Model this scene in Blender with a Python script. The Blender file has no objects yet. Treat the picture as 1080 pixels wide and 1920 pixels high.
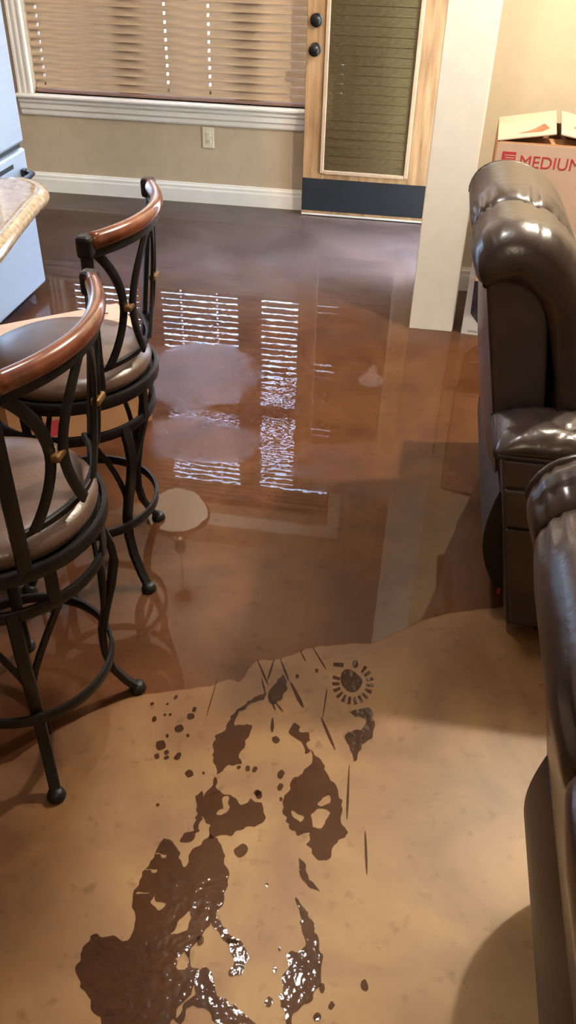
import bpy, bmesh, math, random
from mathutils import Vector, Matrix, geometry
random.seed(7)
SC = bpy.context.scene
COL = SC.collection
# ------------------------------------------------------------------ camera
cam_d = bpy.data.cameras.new('camera'); cam = bpy.data.objects.new('camera', cam_d); COL.objects.link(cam)
CR = Vector((0.98636917, 0.16301903, 0.02237556)); CU = Vector((-0.11602736, 0.5926359, 0.79706985)); CF = Vector((-0.11667699, 0.7888013, -0.60347244))
cam.matrix_world = Matrix(((CR.x, CU.x, -CF.x, 0), (CR.y, CU.y, -CF.y, 0), (CR.z, CU.z, -CF.z, 1.55), (0, 0, 0, 1)))
cam_d.sensor_fit = 'VERTICAL'; cam_d.sensor_height = 24; cam_d.lens = 1535.8 / 1920 * 24
cam_d.clip_start = 0.02; cam_d.clip_end = 200
SC.camera = cam
# ------------------------------------------------------------------ sky, exposure
w = bpy.data.worlds.new('sky'); SC.world = w; w.use_nodes = True
bg = w.node_tree.nodes['Background']; bg.inputs['Color'].default_value = (0.56, 0.73, 1.0, 1); bg.inputs['Strength'].default_value = 48.0
SC.view_settings.view_transform = 'Standard'; SC.view_settings.look = 'None'
SC.view_settings.exposure = 0.0; SC.view_settings.gamma = 1.0; SC.view_settings.use_curve_mapping = False
LIVING_LAMP = dict(power=235, color=(1.0, 0.90, 0.74))
AISLE_LAMP = dict(power=26, color=(1.0, 0.93, 0.85))
REAR_LAMP = dict(power=30, color=(1.0, 0.82, 0.6))
PENDANT_LAMP = dict(power=95, color=(1.0, 0.90, 0.76))

# ------------------------------------------------------------------ materials
MATS = {}
def mat(name, color, rough=0.5, metal=0.0, var=0.12, scale=12.0, bump=0.0, bscale=60.0, coat=0.0, spec=0.5, stretch=(1, 1, 1), color2=None, emit=None, estr=0.0, detail=4.0):
    """procedural principled material: noise drives a blend of two tones and a fine bump"""
    m = bpy.data.materials.new(name); m.use_nodes = True; nt = m.node_tree; N = nt.nodes; L = nt.links
    b = N['Principled BSDF']
    tc = N.new('ShaderNodeTexCoord'); mp = N.new('ShaderNodeMapping'); mp.inputs['Scale'].default_value = stretch
    L.new(tc.outputs['Object'], mp.inputs['Vector'])
    nz = N.new('ShaderNodeTexNoise'); nz.inputs['Scale'].default_value = scale; nz.inputs['Detail'].default_value = detail
    L.new(mp.outputs[0], nz.inputs['Vector'])
    cr = N.new('ShaderNodeValToRGB'); cr.color_ramp.elements[0].position = 0.3; cr.color_ramp.elements[1].position = 0.7
    c2 = color2 or tuple(max(0, c * (1 - var)) for c in color)
    c1 = color if color2 else tuple(c * (1 + var * 0.5) for c in color)
    cr.color_ramp.elements[0].color = (*c2, 1); cr.color_ramp.elements[1].color = (*c1, 1)
    L.new(nz.outputs['Fac'], cr.inputs[0]); L.new(cr.outputs[0], b.inputs['Base Color'])
    b.inputs['Roughness'].default_value = rough; b.inputs['Metallic'].default_value = metal
    b.inputs['Specular IOR Level'].default_value = spec; b.inputs['Coat Weight'].default_value = coat; b.inputs['Coat Roughness'].default_value = 0.12
    if bump:
        nb = N.new('ShaderNodeTexNoise'); nb.inputs['Scale'].default_value = bscale; nb.inputs['Detail'].default_value = 5
        L.new(mp.outputs[0], nb.inputs['Vector'])
        bp = N.new('ShaderNodeBump'); bp.inputs['Strength'].default_value = bump; bp.inputs['Distance'].default_value = 0.01
        L.new(nb.outputs['Fac'], bp.inputs['Height']); L.new(bp.outputs[0], b.inputs['Normal'])
    if emit:
        b.inputs['Emission Color'].default_value = (*emit, 1); b.inputs['Emission Strength'].default_value = estr
    MATS[name] = m
    return m
mat('wall_paint', (0.47, 0.365, 0.245), 0.85, bump=0.12, bscale=220, var=0.05)
mat('wall_cream', (0.62, 0.53, 0.38), 0.85, bump=0.12, bscale=220, var=0.05)
mat('ceiling_paint', (0.62, 0.56, 0.48), 0.9, bump=0.2, bscale=120, var=0.05)
mat('white_trim', (0.82, 0.79, 0.72), 0.4, var=0.04, bump=0.03)
mat('post_paint', (0.87, 0.84, 0.77), 0.55, var=0.04, bump=0.06, bscale=90)
mat('outlet_ivory', (0.66, 0.60, 0.45), 0.35, var=0.05)
mat('slat_wood', (0.45, 0.315, 0.20), 0.45, var=0.25, scale=5, stretch=(1, 12, 12), bump=0.06, bscale=30)
mat('rail_wood', (0.29, 0.17, 0.13), 0.35, var=0.2, scale=5, stretch=(1, 12, 12))
mat('cord', (0.45, 0.33, 0.2), 0.8)
mat('alder', (0.43, 0.255, 0.125), 0.38, scale=3.2, stretch=(9, 9, 1.0), color2=(0.20, 0.105, 0.045), bump=0.05, bscale=20, detail=6)
mat('bead', (0.40, 0.27, 0.17), 0.4, var=0.2, stretch=(8, 8, 1))
mat('kick_plate', (0.012, 0.014, 0.018), 0.42, metal=0.0, var=0.2)
mat('bronze_black', (0.018, 0.016, 0.015), 0.28, metal=0.6)
mat('shade_fabric', (0.66, 0.55, 0.34), 0.8, var=0.25, scale=40, stretch=(1, 6, 6), bump=0.1)
mat('frame_dark', (0.10, 0.065, 0.045), 0.5)
mat('stainless', (0.58, 0.66, 0.74), 0.30, metal=0.75, var=0.05, scale=4, stretch=(1, 1, 30))
mat('black_plastic', (0.012, 0.012, 0.014), 0.35)
mat('granite', (0.40, 0.28, 0.15), 0.08, scale=60, color2=(0.19, 0.125, 0.065), coat=0.3, detail=8)
mat('granite_edge', (0.55, 0.46, 0.34), 0.10, scale=70, color2=(0.30, 0.22, 0.13), coat=0.3, detail=8)
mat('cabinet', (0.17, 0.12, 0.085), 0.5, stretch=(6, 6, 1), scale=4, var=0.3)
mat('iron', (0.013, 0.012, 0.012), 0.45, metal=0.3, var=0.35, scale=30, bump=0.08, bscale=120)
mat('knot_bronze', (0.26, 0.14, 0.05), 0.4, metal=0.6, var=0.3)
mat('cherry', (0.24, 0.072, 0.034), 0.18, scale=4, color2=(0.085, 0.022, 0.013), stretch=(5, 5, 5), coat=0.6)
mat('seat_leather', (0.125, 0.075, 0.055), 0.30, var=0.2, bump=0.06, bscale=150)
mat('cardboard', (0.50, 0.26, 0.12), 0.85, var=0.10, scale=8, bump=0.04)
mat('cardboard_pale', (0.62, 0.44, 0.33), 0.85, var=0.08, scale=8, bump=0.04)
mat('red_ink', (0.50, 0.045, 0.05), 0.7, var=0.2)
mat('orange_ink', (0.62, 0.13, 0.06), 0.7, var=0.3)
mat('pale_ink', (0.66, 0.42, 0.36), 0.7)
mat('carton_white', (0.72, 0.72, 0.72), 0.35, var=0.04)
mat('print_dark', (0.03, 0.032, 0.05), 0.25, scale=18, color2=(0.085, 0.09, 0.11))
mat('print_green', (0.05, 0.075, 0.04), 0.4)
mat('print_grey', (0.25, 0.25, 0.25), 0.5)
mat('leather', (0.044, 0.029, 0.025), 0.27, var=0.25, scale=9, bump=0.10, bscale=45, spec=0.6)
mat('leather_side', (0.066, 0.049, 0.046), 0.42, var=0.2, scale=9, bump=0.06, bscale=120)
mat('piping', (0.030, 0.019, 0.016), 0.35)
mat('dust_cloth', (0.006, 0.006, 0.008), 0.38, bump=0.05)
mat('tag_red', (0.5, 0.05, 0.02), 0.5)
mat('concrete_out', (0.34, 0.31, 0.27), 0.9, var=0.2, scale=3)
mat('lamp_glass', (0.85, 0.78, 0.60), 0.35, emit=(1.0, 0.86, 0.60), estr=4.0, var=0.1)
mat('diffuser', (0.9, 0.88, 0.82), 0.4, emit=(0.92, 0.96, 1.0), estr=55.0)
mat('diffuser_warm', (0.9, 0.85, 0.75), 0.4, emit=(1.0, 0.82, 0.58), estr=9.0)
mat('bronze', (0.09, 0.05, 0.025), 0.4, metal=0.6)

def glass_mat(name, tint, ior=1.45, rough=0.0):
    m = bpy.data.materials.new(name); m.use_nodes = True; nt = m.node_tree; N = nt.nodes; L = nt.links
    N.remove(N['Principled BSDF']); out = N['Material Output']
    tr = N.new('ShaderNodeBsdfTransparent'); tr.inputs[0].default_value = (*tint, 1)
    gl = N.new('ShaderNodeBsdfGlossy'); gl.inputs['Roughness'].default_value = rough
    fr = N.new('ShaderNodeFresnel'); fr.inputs['IOR'].default_value = ior
    mx = N.new('ShaderNodeMixShader')
    L.new(fr.outputs[0], mx.inputs[0]); L.new(tr.outputs[0], mx.inputs[1]); L.new(gl.outputs[0], mx.inputs[2]); L.new(mx.outputs[0], out.inputs['Surface'])
    MATS[name] = m; return m
glass_mat('pane', (0.72, 0.74, 0.76))
glass_mat('door_glass', (0.88, 0.88, 0.85), ior=1.5)

def concrete_floor():
    m = bpy.data.materials.new('stained_concrete'); m.use_nodes = True; nt = m.node_tree; N = nt.nodes; L = nt.links
    b = N['Principled BSDF']; tc = N.new('ShaderNodeTexCoord')
    def noise(scale, detail, dist=0.0):
        n = N.new('ShaderNodeTexNoise'); n.inputs['Scale'].default_value = scale; n.inputs['Detail'].default_value = detail; n.inputs['Distortion'].default_value = dist
        L.new(tc.outputs['Object'], n.inputs['Vector']); return n.outputs['Fac']
    def ramp(src, stops):
        r = N.new('ShaderNodeValToRGB'); e = r.color_ramp.elements
        e[0].position, e[0].color = stops[0][0], (*stops[0][1], 1); e[1].position, e[1].color = stops[-1][0], (*stops[-1][1], 1)
        for p, c in stops[1:-1]:
            q = e.new(p); q.color = (*c, 1)
        L.new(src, r.inputs[0]); return r.outputs[0]
    def mix(fac, a, bb, mode='MIX'):
        x = N.new('ShaderNodeMix'); x.data_type = 'RGBA'; x.blend_type = mode
        if isinstance(fac, float): x.inputs[0].default_value = fac
        else: L.new(fac, x.inputs[0])
        L.new(a, x.inputs[6]); L.new(bb, x.inputs[7]); return x.outputs[2]
    lit_tone = ramp(noise(3.4, 7, 0.6), [(0.30, (0.25, 0.128, 0.044)), (0.5, (0.37, 0.215, 0.082)), (0.70, (0.48, 0.295, 0.118))])
    dim_tone = ramp(noise(3.4, 7, 0.6), [(0.30, (0.135, 0.062, 0.020)), (0.5, (0.215, 0.107, 0.036)), (0.70, (0.30, 0.158, 0.056))])
    # lamp pool painted into the slab: paler towards the hallway, shaded along the flood
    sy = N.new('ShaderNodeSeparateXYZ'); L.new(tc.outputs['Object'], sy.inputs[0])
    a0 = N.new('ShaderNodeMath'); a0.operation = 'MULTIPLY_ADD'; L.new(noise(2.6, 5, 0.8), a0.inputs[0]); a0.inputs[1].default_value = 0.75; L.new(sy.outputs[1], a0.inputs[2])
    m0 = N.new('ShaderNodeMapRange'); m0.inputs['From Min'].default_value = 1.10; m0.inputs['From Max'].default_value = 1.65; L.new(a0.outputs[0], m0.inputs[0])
    base = mix(m0.outputs[0], lit_tone, dim_tone)
    red = ramp(noise(5.0, 6, 0.8), [(0.3, (0.110, 0.048, 0.020)), (0.7, (0.220, 0.108, 0.049))])
    # the acid stain runs redder towards the kitchen side of the slab
    sx = N.new('ShaderNodeSeparateXYZ'); L.new(tc.outputs['Object'], sx.inputs[0])
    nn = noise(2.2, 4, 0.5)
    a1 = N.new('ShaderNodeMath'); a1.operation = 'MULTIPLY_ADD'; L.new(nn, a1.inputs[0]); a1.inputs[1].default_value = 0.55; L.new(sx.outputs[0], a1.inputs[2])
    mr = N.new('ShaderNodeMapRange'); mr.inputs['From Min'].default_value = -0.02; mr.inputs['From Max'].default_value = -0.42; L.new(a1.outputs[0], mr.inputs[0])
    # and again well inside the room
    a2 = N.new('ShaderNodeMath'); a2.operation = 'MULTIPLY_ADD'; L.new(nn, a2.inputs[0]); a2.inputs[1].default_value = 1.0; L.new(sx.outputs[1], a2.inputs[2])
    mr2 = N.new('ShaderNodeMapRange'); mr2.inputs['From Min'].default_value = 1.7; mr2.inputs['From Max'].default_value = 2.6; mr2.inputs['To Max'].default_value = 0.8; L.new(a2.outputs[0], mr2.inputs[0])
    mxm = N.new('ShaderNodeMath'); mxm.operation = 'MAXIMUM'; L.new(mr.outputs[0], mxm.inputs[0]); L.new(mr2.outputs[0], mxm.inputs[1])
    c = mix(mxm.outputs[0], base, red)
    grey = ramp(noise(3.0, 6, 0.8), [(0.3, (0.13, 0.100, 0.098)), (0.7, (0.275, 0.235, 0.232))])
    a3 = N.new('ShaderNodeMath'); a3.operation = 'MULTIPLY_ADD'; L.new(nn, a3.inputs[0]); a3.inputs[1].default_value = 1.2; L.new(sx.outputs[1], a3.inputs[2])
    mr3 = N.new('ShaderNodeMapRange'); mr3.inputs['From Min'].default_value = 3.9; mr3.inputs['From Max'].default_value = 4.9; mr3.inputs['To Max'].default_value = 0.85; L.new(a3.outputs[0], mr3.inputs[0])
    c = mix(mr3.outputs[0], c, grey)
    spots = ramp(noise(26, 3), [(0.60, (1, 1, 1)), (0.75, (0.72, 0.66, 0.58))])
    c = mix(1.0, c, spots, 'MULTIPLY')
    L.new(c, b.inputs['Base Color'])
    b.inputs['Roughness'].default_value = 0.42; b.inputs['Specular IOR Level'].default_value = 0.35
    bp = N.new('ShaderNodeBump'); bp.inputs['Strength'].default_value = 0.08; bp.inputs['Distance'].default_value = 0.004
    L.new(noise(40, 6), bp.inputs['Height']); L.new(bp.outputs[0], b.inputs['Normal'])
    MATS['stained_concrete'] = m
concrete_floor()

def water_mat(name, tint, disturbed=False, ripple=0.0, rscale=30.0):
    m = bpy.data.materials.new(name); m.use_nodes = True; nt = m.node_tree; N = nt.nodes; L = nt.links
    N.remove(N['Principled BSDF']); out = N['Material Output']
    tr = N.new('ShaderNodeBsdfTransparent'); tr.inputs[0].default_value = (*tint, 1)
    gl = N.new('ShaderNodeBsdfGlossy'); gl.inputs['Roughness'].default_value = 0.012
    fr = N.new('ShaderNodeFresnel'); fr.inputs['IOR'].default_value = 1.36
    mx = N.new('ShaderNodeMixShader')
    gr = N.new('ShaderNodeBsdfGlossy'); gr.inputs['Roughness'].default_value = 0.36
    mg = N.new('ShaderNodeMixShader'); mg.inputs[0].default_value = 0.10
    L.new(gl.outputs[0], mg.inputs[1]); L.new(gr.outputs[0], mg.inputs[2])
    tc = N.new('ShaderNodeTexCoord')
    nz = N.new('ShaderNodeTexNoise'); nz.inputs['Scale'].default_value = rscale; nz.inputs['Detail'].default_value = 1.5; L.new(tc.outputs['Object'], nz.inputs['Vector'])
    bp = N.new('ShaderNodeBump'); bp.inputs['Distance'].default_value = 0.004; bp.inputs['Strength'].default_value = ripple
    L.new(nz.outputs['Fac'], bp.inputs['Height'])
    if disturbed:
        # thin, trodden film: patches with their own outline where the slab's grain breaks the mirror
        def blob(cx, cy, rx, ry, soft=0.35, jit=0.55, nsc=7.0):
            mp = N.new('ShaderNodeMapping'); mp.inputs['Location'].default_value = (-cx / rx, -cy / ry, 0); mp.inputs['Scale'].default_value = (1 / rx, 1 / ry, 0)
            L.new(tc.outputs['Object'], mp.inputs['Vector'])
            ln = N.new('ShaderNodeVectorMath'); ln.operation = 'LENGTH'; L.new(mp.outputs[0], ln.inputs[0])
            n2 = N.new('ShaderNodeTexNoise'); n2.inputs['Scale'].default_value = nsc; n2.inputs['Detail'].default_value = 5; L.new(tc.outputs['Object'], n2.inputs['Vector'])
            ad = N.new('ShaderNodeMath'); ad.operation = 'MULTIPLY_ADD'; L.new(n2.outputs['Fac'], ad.inputs[0]); ad.inputs[1].default_value = jit * 2; L.new(ln.outputs['Value'], ad.inputs[2])
            sb = N.new('ShaderNodeMath'); sb.operation = 'SUBTRACT'; L.new(ad.outputs[0], sb.inputs[0]); sb.inputs[1].default_value = jit
            r = N.new('ShaderNodeMapRange'); r.inputs['From Min'].default_value = 1.0 + soft / 2; r.inputs['From Max'].default_value = 1.0 - soft / 2; L.new(sb.outputs[0], r.inputs[0]); return r.outputs[0]
        def mx2(a, b, op='MAXIMUM'):
            q = N.new('ShaderNodeMath'); q.operation = op
            for i, s in enumerate((a, b)):
                if isinstance(s, float): q.inputs[i].default_value = s
                else: L.new(s, q.inputs[i])
            return q.outputs[0]
        haze = mx2(blob(-0.80, 2.86, 0.22, 0.24, jit=0.35), blob(-0.70, 2.38, 0.22, 0.13, jit=0.30))
        haze = mx2(haze, mx2(blob(-0.10, 2.31, 0.19, 0.15, 0.5, 0.9, 14.0), 0.8, 'MULTIPLY'))
        dull = mx2(mx2(blob(-0.75, 4.55, 1.0, 0.62, 0.9, 0.5, 2.5), 0.55, 'MULTIPLY'), haze)
        dl = N.new('ShaderNodeMapRange'); dl.inputs['To Min'].default_value = 0.14; dl.inputs['To Max'].default_value = 0.92; L.new(dull, dl.inputs[0]); L.new(dl.outputs[0], mg.inputs[0])
        ring = mx2(blob(-0.68, 2.56, 0.26, 0.30, 0.5, 0.5, 6.0), blob(-0.44, 2.56, 0.10, 0.34, 0.5, 0.4, 8.0))
        rg = N.new('ShaderNodeMapRange'); rg.inputs['To Min'].default_value = 0.012; rg.inputs['To Max'].default_value = 0.30; L.new(haze, rg.inputs[0])
        L.new(rg.outputs[0], gl.inputs['Roughness'])
        rs = N.new('ShaderNodeMapRange'); rs.inputs['To Min'].default_value = 0.012; rs.inputs['To Max'].default_value = 0.045; L.new(ring, rs.inputs[0])
        L.new(rs.outputs[0], bp.inputs['Strength'])
    L.new(bp.outputs[0], gl.inputs['Normal']); L.new(bp.outputs[0], fr.inputs['Normal'])
    L.new(fr.outputs[0], mx.inputs[0]); L.new(tr.outputs[0], mx.inputs[1]); L.new(mg.outputs[0], mx.inputs[2]); L.new(mx.outputs[0], out.inputs['Surface'])
    MATS[name] = m
water_mat('flood_water', (0.78, 0.70, 0.66), disturbed=True, rscale=34.0)
water_mat('wet_print', (0.46, 0.38, 0.33), ripple=0.35, rscale=55.0)

# ------------------------------------------------------------------ mesh helpers
class MB:
    def __init__(s): s.v = []; s.f = []
    def add(s, vs, fs):
        o = len(s.v); s.v += [tuple(p) for p in vs]; s.f += [tuple(i + o for i in f) for f in fs]; return s
    def box(s, a, b):
        x0, y0, z0 = a; x1, y1, z1 = b
        return s.add([(x0, y0, z0), (x1, y0, z0), (x1, y1, z0), (x0, y1, z0), (x0, y0, z1), (x1, y0, z1), (x1, y1, z1), (x0, y1, z1)],
                     [(0, 3, 2, 1), (4, 5, 6, 7), (0, 1, 5, 4), (1, 2, 6, 5), (2, 3, 7, 6), (3, 0, 4, 7)])
    def prism(s, poly, axis, lo, hi):
        """poly: list of 2D points; axis 'x': (y,z), 'y': (x,z), 'z': (x,y)"""
        n = len(poly)
        def P(p, t): return {'x': (t, p[0], p[1]), 'y': (p[0], t, p[1]), 'z': (p[0], p[1], t)}[axis]
        vs = [P(p, lo) for p in poly] + [P(p, hi) for p in poly]
        fs = [tuple(range(n)), tuple(range(2 * n - 1, n - 1, -1))] + [(i, i + n, (i + 1) % n + n, (i + 1) % n) for i in range(n)]
        return s.add(vs, fs)
    def loft(s, rings, cap=True, closed=False):
        n = len(rings[0]); vs = [p for r in rings for p in r]; fs = []
        R = len(rings)
        for k in range(R if closed else R - 1):
            a = k * n; b = ((k + 1) % R) * n
            for i in range(n): fs.append((a + i, a + (i + 1) % n, b + (i + 1) % n, b + i))
        if cap and not closed: fs.append(tuple(range(n - 1, -1, -1))); fs.append(tuple((R - 1) * n + i for i in range(n)))
        return s.add(vs, fs)
    def tube(s, pts, rad, n=10, closed=False):
        pts = [Vector(p) for p in pts]; rings = []; K = len(pts); ref = None
        for i, p in enumerate(pts):
            t = (pts[(i + 1) % K] - pts[i - 1]) if closed else (pts[min(i + 1, K - 1)] - pts[max(i - 1, 0)])
            t.normalize()
            if ref is None: ref = Vector((0, 0, 1)) if abs(t.z) < 0.9 else Vector((1, 0, 0))
            a = (ref - t * ref.dot(t)).normalized(); ref = a; b = t.cross(a)
            r = rad[i] if isinstance(rad, (list, tuple)) else rad
            rings.append([p + (a * math.cos(2 * math.pi * j / n) + b * math.sin(2 * math.pi * j / n)) * r for j in range(n)])
        return s.loft(rings, closed=closed)
    def bar(s, pts, normals, w, t, closed=False):
        """flat bar: width w across, thickness t along the given normals"""
        pts = [Vector(p) for p in pts]; K = len(pts); rings = []
        for i, p in enumerate(pts):
            T = (pts[(i + 1) % K] - pts[i - 1]) if closed else (pts[min(i + 1, K - 1)] - pts[max(i - 1, 0)])
            T.normalize(); n = Vector(normals[i]); n = (n - T * n.dot(T)).normalized(); b = T.cross(n)
            ww = w[i] if isinstance(w, (list, tuple)) else w
            rings.append([p + b * ww / 2 * sx + n * t / 2 * sy for sx, sy in ((1, .6), (.8, 1), (-.8, 1), (-1, .6), (-1, -.6), (-.8, -1), (.8, -1), (1, -.6))])
        return s.loft(rings, closed=closed)
    def lathe(s, prof, c=(0, 0, 0), n=40):
        rings = [[(c[0] + r * math.cos(2 * math.pi * j / n), c[1] + r * math.sin(2 * math.pi * j / n), c[2] + z) for j in range(n)] for r, z in prof]
        return s.loft(rings, cap=True)
    def superq(s, c, h, e1=0.45, e2=0.45, rot=None, nu=28, nv=16, fn=None):
        def pw(a, e): return math.copysign(abs(a) ** e, a)
        rings = []
        for i in range(nv + 1):
            ph = -math.pi / 2 + math.pi * i / nv; ph = max(min(ph, math.pi / 2 - .02), -math.pi / 2 + .02); r = []
            for j in range(nu):
                th = 2 * math.pi * j / nu
                p = Vector((h[0] * pw(math.cos(ph), e1) * pw(math.cos(th), e2), h[1] * pw(math.cos(ph), e1) * pw(math.sin(th), e2), h[2] * pw(math.sin(ph), e1)))
                if fn: p = fn(p)
                if rot: p = rot @ p
                r.append(p + Vector(c))
            rings.append(r)
        return s.loft(rings)
    def xform(s, M):
        s.v = [tuple(M @ Vector(p)) for p in s.v]; return s
    def mesh(s, name, smooth=False):
        me = bpy.data.meshes.new(name); me.from_pydata(s.v, [], s.f); me.validate(); 
        bm = bmesh.new(); bm.from_mesh(me); bmesh.ops.recalc_face_normals(bm, faces=bm.faces); bm.to_mesh(me); bm.free()
        if smooth:
            for p in me.polygons: p.use_smooth = True
        return me
    def build(s, name, m, parent=None, smooth=False, bevel=0.0, seg=2):
        me = s.mesh(name, smooth); me.materials.append(MATS[m]); return link(name, me, parent, bevel, seg)
def link(name, me, parent=None, bevel=0.0, seg=2):
    o = bpy.data.objects.new(name, me); COL.objects.link(o)
    if parent is not None: o.parent = parent
    if bevel:
        b = o.modifiers.new('bevel', 'BEVEL'); b.width = bevel; b.segments = seg; b.limit_method = 'ANGLE'; b.angle_limit = math.radians(40)
        b.harden_normals = False
    return o
def auto_smooth(o, ang=40):
    for p in o.data.polygons: p.use_smooth = True
    o.data.set_sharp_from_angle(angle=math.radians(ang)); return o
def tag(o, label=None, cat=None, group=None, kind=None):
    if label: o['label'] = label
    if cat: o['category'] = cat
    if group: o['group'] = group
    if kind: o['kind'] = kind
    return o
def empty(name, loc=(0, 0, 0), rz=0.0):
    o = bpy.data.objects.new(name, None); COL.objects.link(o); o.location = loc; o.rotation_euler = (0, 0, rz); o.empty_display_size = 0.05
    return o
def thing(name, label, cat, loc=(0, 0, 0), rz=0.0, group=None):
    return tag(empty(name, loc, rz), label, cat, group)
def BX(a, b, name, m, parent=None, bevel=0.0): return MB().box(a, b).build(name, m, parent, bevel=bevel)
def copy_part(src, name, parent, loc=(0, 0, 0), rot=None):
    o = src.copy(); o.name = name; COL.objects.link(o); o.parent = parent; o.location = loc
    if rot: o.rotation_euler = rot
    return o
def struct(o, label=None): return tag(o, label, kind='structure')
def lerp(a, b, t): return a + (b - a) * t
def text_mesh(body, size, extrude=0.0004, bold=0.0):
    cu = bpy.data.curves.new('lettering', 'FONT'); cu.body = body; cu.size = size; cu.extrude = extrude; cu.offset = bold
    t = bpy.data.objects.new('lettering', cu); COL.objects.link(t)
    dg = bpy.context.evaluated_depsgraph_get(); me = bpy.data.meshes.new_from_object(t.evaluated_get(dg))
    bpy.data.objects.remove(t); bpy.data.curves.remove(cu)
    return me
# ================================================================== the setting
WY = 5.07          # face of the window wall
XL, XR, YB, ZC = -3.6, 4.6, -3.2, 2.74
NX, BY = 0.10, 3.99    # entry nook wall, wall beside the entry
PLAN = [(XL - .15, YB - .15), (XR + .15, YB - .15), (XR + .15, BY + .12), (NX + .12, BY + .12), (NX + .12, WY + .15), (XL - .15, WY + .15)]
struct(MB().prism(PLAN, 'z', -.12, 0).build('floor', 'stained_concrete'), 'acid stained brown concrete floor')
struct(MB().prism(PLAN, 'z', ZC, ZC + .12).build('ceiling', 'ceiling_paint'))
# window wall with its opening
WX0, WX1, WZ0, WZ1 = -2.346, -0.435, 0.564, 2.42
m = MB(); m.box((XL, WY, 0), (WX0, WY + .15, ZC)); m.box((WX1, WY, 0), (NX + .12, WY + .15, ZC)); m.box((WX0, WY, 0), (WX1, WY + .15, WZ0)); m.box((WX0, WY, WZ1), (WX1, WY + .15, ZC))
struct(m.build('wall_far', 'wall_paint'))
# nook wall with the open doorway
DY0, DY1, DZ = 4.11, 4.94, 2.06
m = MB(); m.box((NX, BY, 0), (NX + .12, DY0, ZC)); m.box((NX, DY1, 0), (NX + .12, WY, ZC)); m.box((NX, DY0, DZ), (NX + .12, DY1, ZC))
struct(m.build('wall_entry', 'wall_paint'))
struct(MB().box((NX + .12, BY, 0), (XR, BY + .12, ZC)).build('wall_beside_entry', 'wall_cream'))
struct(MB().box((XL - .15, YB, 0), (XL, WY + .15, ZC)).build('wall_left', 'wall_paint'))
struct(MB().box((XR, YB, 0), (XR + .15, BY + .12, ZC)).build('wall_right', 'wall_cream'))
struct(MB().box((XL - .15, YB - .15, 0), (XR + .15, YB, ZC)).build('wall_near', 'wall_paint'))
struct(BX((-40, -40, -.30), (40, 40, -.14), 'ground', 'concrete_out'))
# baseboards
def baseboard(name, axis, lo, hi, face, sgn):
    prof = [(0, 0), (-.016, 0), (-.016, .075), (-.013, .085), (-.013, .098), (-.008, .106), (-.006, .114), (0, .115)]
    if axis == 'x': m = MB().prism([(face + p * sgn, z) for p, z in prof], 'x', lo, hi)
    else: m = MB().prism([(face + p * sgn, z) for p, z in prof], 'y', lo, hi)
    return struct(m.build(name, 'white_trim'))
baseboard('baseboard_far', 'x', XL, NX, WY, 1)
baseboard('baseboard_right', 'x', NX + .02, XR, BY, 1)
baseboard('baseboard_left', 'y', YB, WY - .02, XL, -1)
# window
win = struct(empty('window_1', (0, 0, 0)), 'wide white cased window behind brown blinds')
def casing(name, a, b, vertical):
    """fluted casing: a flat board with raised beads"""
    m = MB(); m.box(a, b)
    if vertical:
        for k in (0.12, 0.5, 0.88):
            x = lerp(a[0], b[0], k); m.box((x - .008, a[1] - .007, a[2]), (x + .008, a[1], b[2]))
    else:
        for k in (0.12, 0.5, 0.88):
            z = lerp(a[2], b[2], k); m.box((a[0], a[1] - .007, z - .008), (b[0], a[1], z + .008))
    return m.build(name, 'white_trim', win, bevel=.002)
casing('casing', (WX0 - .09, WY - .018, WZ0), (WX0, WY, WZ1 + .0), True)
casing('casing', (WX1, WY - .018, WZ0), (WX1 + .09, WY, WZ1 + .0), True)
casing('head_casing', (WX0 - .09, WY - .018, WZ1), (WX1 + .09, WY, WZ1 + .12), False)
MB().prism([(WY + .08, WZ0 - .022), (WY - .045, WZ0 - .022), (WY - .052, WZ0 - .014), (WY - .052, WZ0 - .006), (WY - .045, WZ0), (WY + .08, WZ0)], 'x', WX0 - .10, WX1 + .10).build('window_sill', 'white_trim', win)
MB().prism([(WY, .447), (WY - .010, .447), (WY - .014, .456), (WY - .014, .475), (WY - .024, .486), (WY - .024, .510), (WY - .034, .522), (WY - .034, .5415), (WY, .5415)], 'x', WX0 - .09, WX1 + .09).build('apron', 'white_trim', win)
for (a, b) in ((-1.815, -1.72), (-1.117, -1.02)):
    BX((a, WY + .085, WZ0), (b, WY + .13, WZ1), 'mullion', 'frame_dark', win)
BAYS = ((WX0, -1.815), (-1.72, -1.117), (-1.02, WX1))
for a, b in BAYS:
    m = MB(); z0, z1, zm0, zm1 = WZ0, 2.26, 1.475, 1.565
    m.box((a, WY + .09, z0), (a + .03, WY + .125, z1)); m.box((b - .03, WY + .09, z0), (b, WY + .125, z1))
    m.box((a, WY + .09, z0), (b, WY + .125, z0 + .05)); m.box((a, WY + .09, z1 - .04), (b, WY + .125, WZ1)); m.box((a, WY + .09, zm0), (b, WY + .125, zm1))
    m.build('sash', 'frame_dark', win)
    for q0, q1 in ((z0 + .05, zm0), (zm1, z1 - .04)):
        BX((a + .03, WY + .105, q0), (b - .03, WY + .109, q1), 'pane', 'pane', win)
# door frame round the open doorway
dfr = struct(empty('trim_1', (0, 0, 0)), 'wooden frame of the open entry doorway')
BX((NX - .004, DY0, 0), (NX + .124, DY0 + .025, DZ), 'jamb', 'alder', dfr); BX((NX - .004, DY1 - .025, 0), (NX + .124, DY1, DZ), 'jamb', 'alder', dfr)
BX((NX - .004, DY0 + .025, DZ - .025), (NX + .124, DY1 - .025, DZ), 'head_jamb', 'alder', dfr)
BX((NX - .01, DY0 + .025, 0), (NX + .13, DY1 - .025, .02), 'threshold', 'bronze_black', dfr)
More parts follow.
